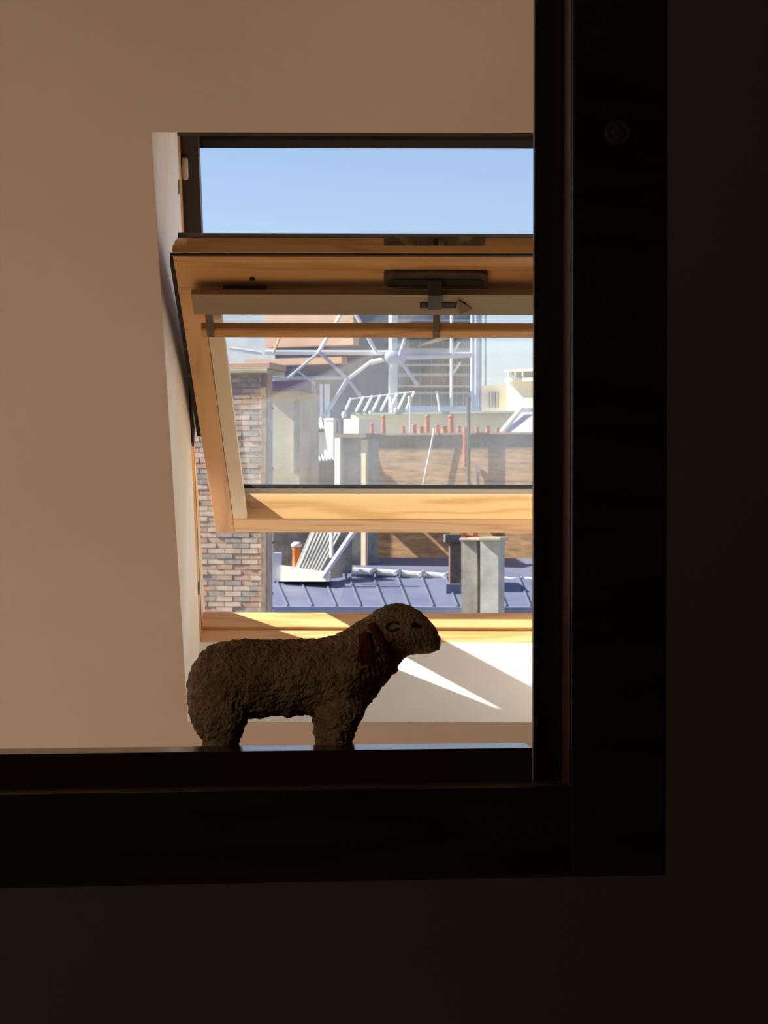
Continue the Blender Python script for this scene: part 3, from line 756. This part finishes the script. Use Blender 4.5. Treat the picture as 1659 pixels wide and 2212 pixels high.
pole('ball_topped_vent_pole', 'slim grey vent pole with a round top', [(886, 944.5, yw(886) + .9, 886, 868, yw(886) + .9, 2.6, TUBEG, 'shaft'), (886, 868, yw(886) + .9, 885, 855, yw(886) + .9, 4.6, mat('rose_ball', (216, 190, 178), .6), 'head')])
pole('bent_aerial', 'white aerial rising above the terrace', [(950, 888, 61, 944, 848, 61, 2.4, TUBEW, 'shaft'), (944, 848, 61, 942, 844, 61, 3.2, TUBEG, 'cap')], 'aerial')

# pitched zinc skylight at the right
zs = root('pitched_skylight', 'white edged sloping skylight with lilac zinc roof', 'skylight', at(1115, 935, 51))
poly('roof_sheet', [at(1090, 935, 50.6), at(1180, 935, 50.6), at(1180, 890, 52.4), at(1126, 890, 52.4)], mat('lilac_roof', (176, 178, 210), .55), zs, (0, .08, -.08))
tube('white_edge', at(1082, 934, 50.5), at(1126, 882, 52.2), .055, WHITEP, zs, None, 8)
tube('white_edge', at(1126, 882, 52.2), at(1180, 880, 52.2), .05, WHITEP, zs, None, 8)
pbox('curb', 1084, 1180, 934, 948, 50.7, 1.6, LIME, zs)

# ------------------------------------------------------------------ far steel building
YB = 170.0
sb = root('steel_frame_building', 'large glazed building behind white steel tubes and cross bracing', 'building', at(800, 1300, YB + 5))
pbox('glazed_volume', 600, 858, 640, 1500, YB + 9, 30, DGLASS, sb)
pbox('glazed_volume', 858, 1018, 600, 1500, YB + 7, 30, mat('grey_facade', (142, 150, 160), .4, (108, 116, 128), scale=.5, stretch=(1.5, 1, .5)), sb)
pbox('left_volume', 380, 600, 600, 1500, YB + 14, 30, mat('pale_facade', (216, 220, 222), .6, (186, 196, 204), scale=.3), sb, turn=18)
for k, (x0, x1, y0, y1) in enumerate(((560, 772, 640, 748), (512, 748, 774, 788))):
    pbox('peach_panel', x0, x1, y0, y1, YB + 4.5 - 1.5 * k, 1.0, PEACH, sb, turn=24)
poly('peach_panel', [at(900, 748, YB + 5), at(1018, 720, YB + 5), at(1018, 700, YB + 5), at(960, 722, YB + 5)], mat('ochre_panel', (206, 178, 140), .85), sb, (0, .5, 0))
for y0, y1 in ((752, 764), (786, 790), (806, 812), (832, 836), (846, 850), (690, 694), (716, 720)):
    pbox('floor_slab', 846, 1018, y0, y1, YB + 5.4, 2.0, SLAB, sb)
for x0 in (880, 905, 930, 955, 985, 1000):
    pbox('mullion', x0, x0 + 2, 690, 880, YB + 6.4, .4, mat('mullion_green', (150, 166, 160), .6), sb)
for x0, x1 in ((700, 712), (690, 697), (652, 664)):
    pbox('facade_strip', x0, x1, 830, 905, YB + 8.5, .6, PALEB, sb)
def col_(name, *a): return ptube(name, *a[:-2], a[-2], a[-1], sb, 14)
col_('column', 850, 1500, YB, 848, 560, YB, 9.5, TUBEW)
bmn = bmesh.new(); bmesh.ops.create_uvsphere(bmn, u_segments=16, v_segments=10, radius=22 * YB / F)
nd = link('column_node', from_bm(bmn, 'node', True), TUBEG, sb, Matrix.Translation(at(853, 772, YB - .1)) @ Matrix.Diagonal((1.1, .5, .8, 1)))
ptube('column', 795 + 180, 1500, YB + 4, 975, 560, YB + 4, 3.6, TUBEW, sb, 10)
for x, rr_, mm in ((1019, 3.5, PALEB), (1028, 5.5, PALEB), (1037, 3.0, TUBEG), (1048, 2.0, TUBEG)):
    ptube('duct', x, 1500, YB + 3, x, 560, YB + 3, rr_, mm, sb, 10)
for x0, y0, x1, y1, r_, mm in ((494, 754, 565, 764, 4.5, TUBEW), (572, 762, 850, 762, 5.0, TUBEW), (850, 772, 1018, 766, 6.5, TUBEG), (574, 817, 746, 817, 3.6, TUBEG),
                               (574, 817, 680, 832, 2.4, TUBEG)):
    ptube('beam', x0, y0, YB, x1, y1, YB, r_, mm, sb, 10)
for x0, y0, x1, y1, r_, mm in ((578, 784, 616, 817, 3.2, TUBEG), (622, 817, 688, 762, 3.0, TUBEG), (690, 762, 751, 819, 3.8, TUBEG), (640, 800, 680, 828, 2.2, TUBEG),
                               (751, 819, 806, 778, 3.8, TUBEW), (800, 784, 828, 776, 5.0, WHITEP), (751, 819, 698, 902, 5.0, TUBEG), (751, 819, 778, 856, 3.6, TUBEG),
                               (688, 760, 738, 676, 4.0, TUBEW), (764, 672, 812, 762, 4.0, TUBEW), (862, 776, 902, 832, 4.0, TUBEG), (862, 768, 884, 700, 3.6, TUBEG),
                               (978, 806, 994, 782, 2.6, TUBEW), (976, 766, 992, 738, 2.4, TUBEW), (590, 762, 616, 700, 2.6, PEACH)):
    ptube('brace', x0, y0, YB - .4, x1, y1, YB - .4, r_, mm, sb, 8)

# cream tower block on the right
ct = root('cream_tower', 'cream apartment block with roof terrace seen past the steel tubes', 'building', at(1110, 1300, 112))
pbox('wall', 1083, 1240, 822, 1400, 110, 14, STONE, ct, turn=34)
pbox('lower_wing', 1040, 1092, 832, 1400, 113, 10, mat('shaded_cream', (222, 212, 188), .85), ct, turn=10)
pbox('roof_slab', 1076, 1246, 815, 821.5, 109.5, 15, WHITEP, ct, turn=34)
pbox('penthouse', 1094, 1230, 800, 814.5, 111, 8, mat('green_grey_glass', (120, 138, 130), .4), ct, turn=34)
pbox('penthouse_roof', 1078, 1236, 796, 799.5, 110.4, 9, WHITEP, ct, turn=34)
for x0 in (1098, 1112, 1128): pbox('penthouse_post', x0, x0 + 3, 800, 815, 110.0, .3, WHITEP, ct)
for x0 in (1056, 1069):
    wv = pbox('window', x0, x0 + 8, 846, 880, 112.6, .3, DGLASS, ct); pbox('window_bar', x0 + 3.4, x0 + 4.6, 846, 880, 112.5, .05, WHITEP, wv)

# ------------------------------------------------------------------ zinc roof in front
zr = root('zinc_roof', 'blue grey standing seam zinc roof below the window', 'roof', at(850, 1330, 38))
pbox('attic_wall', 592, 2150, 1326, 1700, 38.3, 6, LIME, zr)
NP = 30
def zp(i, low):
    xt = 596 + 52.5 * i; 
    return at(xt + 26, 1311, 38.4) if low else at(xt, 1252 if i < 3 else 1245 + .25 * min(i, 14), 41.2)
for i in range(-1, NP):
    a, b, c, d = zp(i, 1), zp(i + 1, 1), zp(i + 1, 0), zp(i, 0)
    g_ = .012
    pn = poly('zinc_panel', [a + Vector((g_, 0, 0)), b - Vector((g_, 0, 0)), c - Vector((g_, 0, 0)), d + Vector((g_, 0, 0))], ZINC, zr, (0, .02, -.05))
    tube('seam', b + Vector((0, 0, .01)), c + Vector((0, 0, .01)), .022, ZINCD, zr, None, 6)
pbox('gutter', 590, 2150, 1311, 1326, 38.25, .25, mat('zinc_gutter', (150, 158, 186), .5), zr)
# upper slope and ridge caps whitened to imitate sun glinting off the zinc
UPZ = [at(740, 1247, 41.4), at(2150, 1256, 41.4), at(2150, 1208, 46), at(740, 1204, 46)]
poly('upper_slope', UPZ, ZINC, zr, (0, .02, -.06))
for i in range(24):
    x0 = 762 + 53 * i; x1 = x0 + 44; yy = 1233 + min((x0 - 762) * .06, 20)
    rc = tube('ridge_cap', at(x0, yy, 41.2), at(x1, yy + 3.0, 41.2), .06, mat('sun_glint_zinc_cap', (232, 230, 226), .45), zr, None, 8)
    tube('cap_knob', at(x1 - 3, yy - 4, 41.15), at(x1 + 1, yy + 3, 41.15), .075, WHITEPL, rc, None, 8)
    pbox('ridge_riser', x0 - 3, x1 + 3, yy + 1, 1262, 41.22, .1, ZINC, zr)
ptube('vent_stub', 748, 1254, 41, 748, 1222, 41, 2.6, ZINC, zr, 8)

# pair of grey chimneys
gc = root('twin_grey_chimneys', 'pair of grey rendered chimney shafts joined side by side on the zinc roof', 'chimney', at(1036, 1330, 37.5))
pbox('shaft', 996, 1031, 1168, 1340, 37.6, .45, CEMENT, gc, turn=16)
pbox('shaft', 1037, 1077, 1168, 1340, 37.4, .45, mat('pale_cement', (206, 202, 190), .9, (170, 166, 154), scale=2.4, detail=6), gc, turn=16)
pbox('joint', 1030, 1038, 1175, 1340, 37.85, .2, mat('dark_joint', (96, 92, 84), .9), gc)
pbox('cap_slab', 1032, 1082, 1160, 1167.5, 37.3, .6, LIME, gc, turn=16, bev=.01)
pbox('cap_slab', 992, 1033, 1162, 1167.5, 37.5, .6, LIME, gc, turn=16, bev=.01)
for px in (1003, 1027):
    b = at(px, 1162 if px < 1010 else 1160, 37.7); r_ = .045
    lathe('pot', tuple(b), [(r_, 0), (r_ * .8, .10), (r_ * .95, .105), (r_ * .95, .13)], TERRA, gc, 12)
dk = root('dark_brick_stack', 'dark narrow brick stack behind the twin grey chimneys', 'chimney', at(980, 1300, 40))
pbox('shaft', 972, 1000, 1172, 1320, 40, .7, mat('dark_brick', (128, 108, 92), .95, (96, 84, 76), scale=6), dk)
pbox('cap_slab', 962, 1000, 1154, 1171.5, 39.9, .9, mat('mossy_cap', (118, 118, 110), .95, (92, 92, 86), scale=5), dk)
pbox('flashing', 964, 996, 1262, 1312, 39.6, .38, ZINC, dk)

# open white roof hatch
rh = root('roof_hatch', 'open white roof hatch with striped lid on the zinc roof', 'hatch', at(660, 1256, 40.6))
poly('curb', [at(606, 1222, 40.6), at(714, 1238, 40.2), at(714, 1256, 40.2), at(606, 1256, 40.6)], WHITEP, rh, (0, .7, 0))
lid = poly('lid', [at(640, 1226, 40.7), at(690, 1236, 40.5), at(736, 1150, 41.0), at(676, 1140, 41.2)], mat('lid_grey', (164, 164, 158), .6), rh, (0, .05, -.02))
for i in range(9):
    s = i / 8; tube('lid_rib', at(640, 1226, 40.65).lerp(at(690, 1236, 40.45), s), at(676, 1140, 41.15).lerp(at(736, 1150, 40.95), s), .012, mat('rib_grey', (176, 176, 170), .6), lid, None, 6)
tube('stay_arm', at(697, 1248, 40.2), at(766, 1146, 40.4), .045, TUBEW, rh, None, 8)
tube('stay_arm', at(716, 1205, 40.5), at(716, 1146, 40.6), .032, WHITEP, rh, None, 8)
pbox('side_box', 590, 607, 1195, 1256, 40.8, .5, mat('pale_grey_box', (188, 194, 204), .6), rh)
op = root('stub_chimney_pot', 'sunlit orange clay pot beside the white roof hatch', 'chimney pot', at(641, 1232, 42))
b = at(641, 1232, 42)
lathe('pot', tuple(b), [(.085, 0), (.08, .02), (.072, .36), (.08, .365), (.08, .42)], mat('orange_clay', (226, 130, 62), .8), op, 14)
lathe('lid', (b.x, b.y, b.z + .421), [(.1, 0), (.1, .05), (.05, .09)], WHITEPL, op, 14)
bk = root('back_court_wall', 'low shaded wall behind the white roof hatch', 'wall', at(680, 1260, 42.4))
pbox('wall', 590, 760, 1140, 1270, 42.4, .5, mat('court_wall', (150, 150, 150), .9, (112, 104, 96), scale=2.5), bk)
pbox('coping', 588, 762, 1134, 1139.5, 42.3, .7, LIME, bk)

# neighbour further left, mostly hidden by the ceiling from here
nh = root('neighbour_house', 'pale rendered house with a zinc roof left of the brick chimney stack', 'building', at(120, 1300, 51))
pbox('wall', -300, 535, 1040, 1340, 50, 6, LIME, nh)
poly('zinc_roof', [at(-305, 1040, 49.8), at(540, 1040, 49.8), at(540, 985, 53), at(-305, 985, 53)], ZINC, nh, (0, .05, -.08))
for x0 in (-200, 0, 200, 400):
    wv = pbox('window', x0, x0 + 90, 1080, 1230.5, 49.93, .06, DGLASS, nh); pbox('window_bar', x0 + 43, x0 + 47, 1080, 1230.5, 49.9, .03, WHITEP, wv)
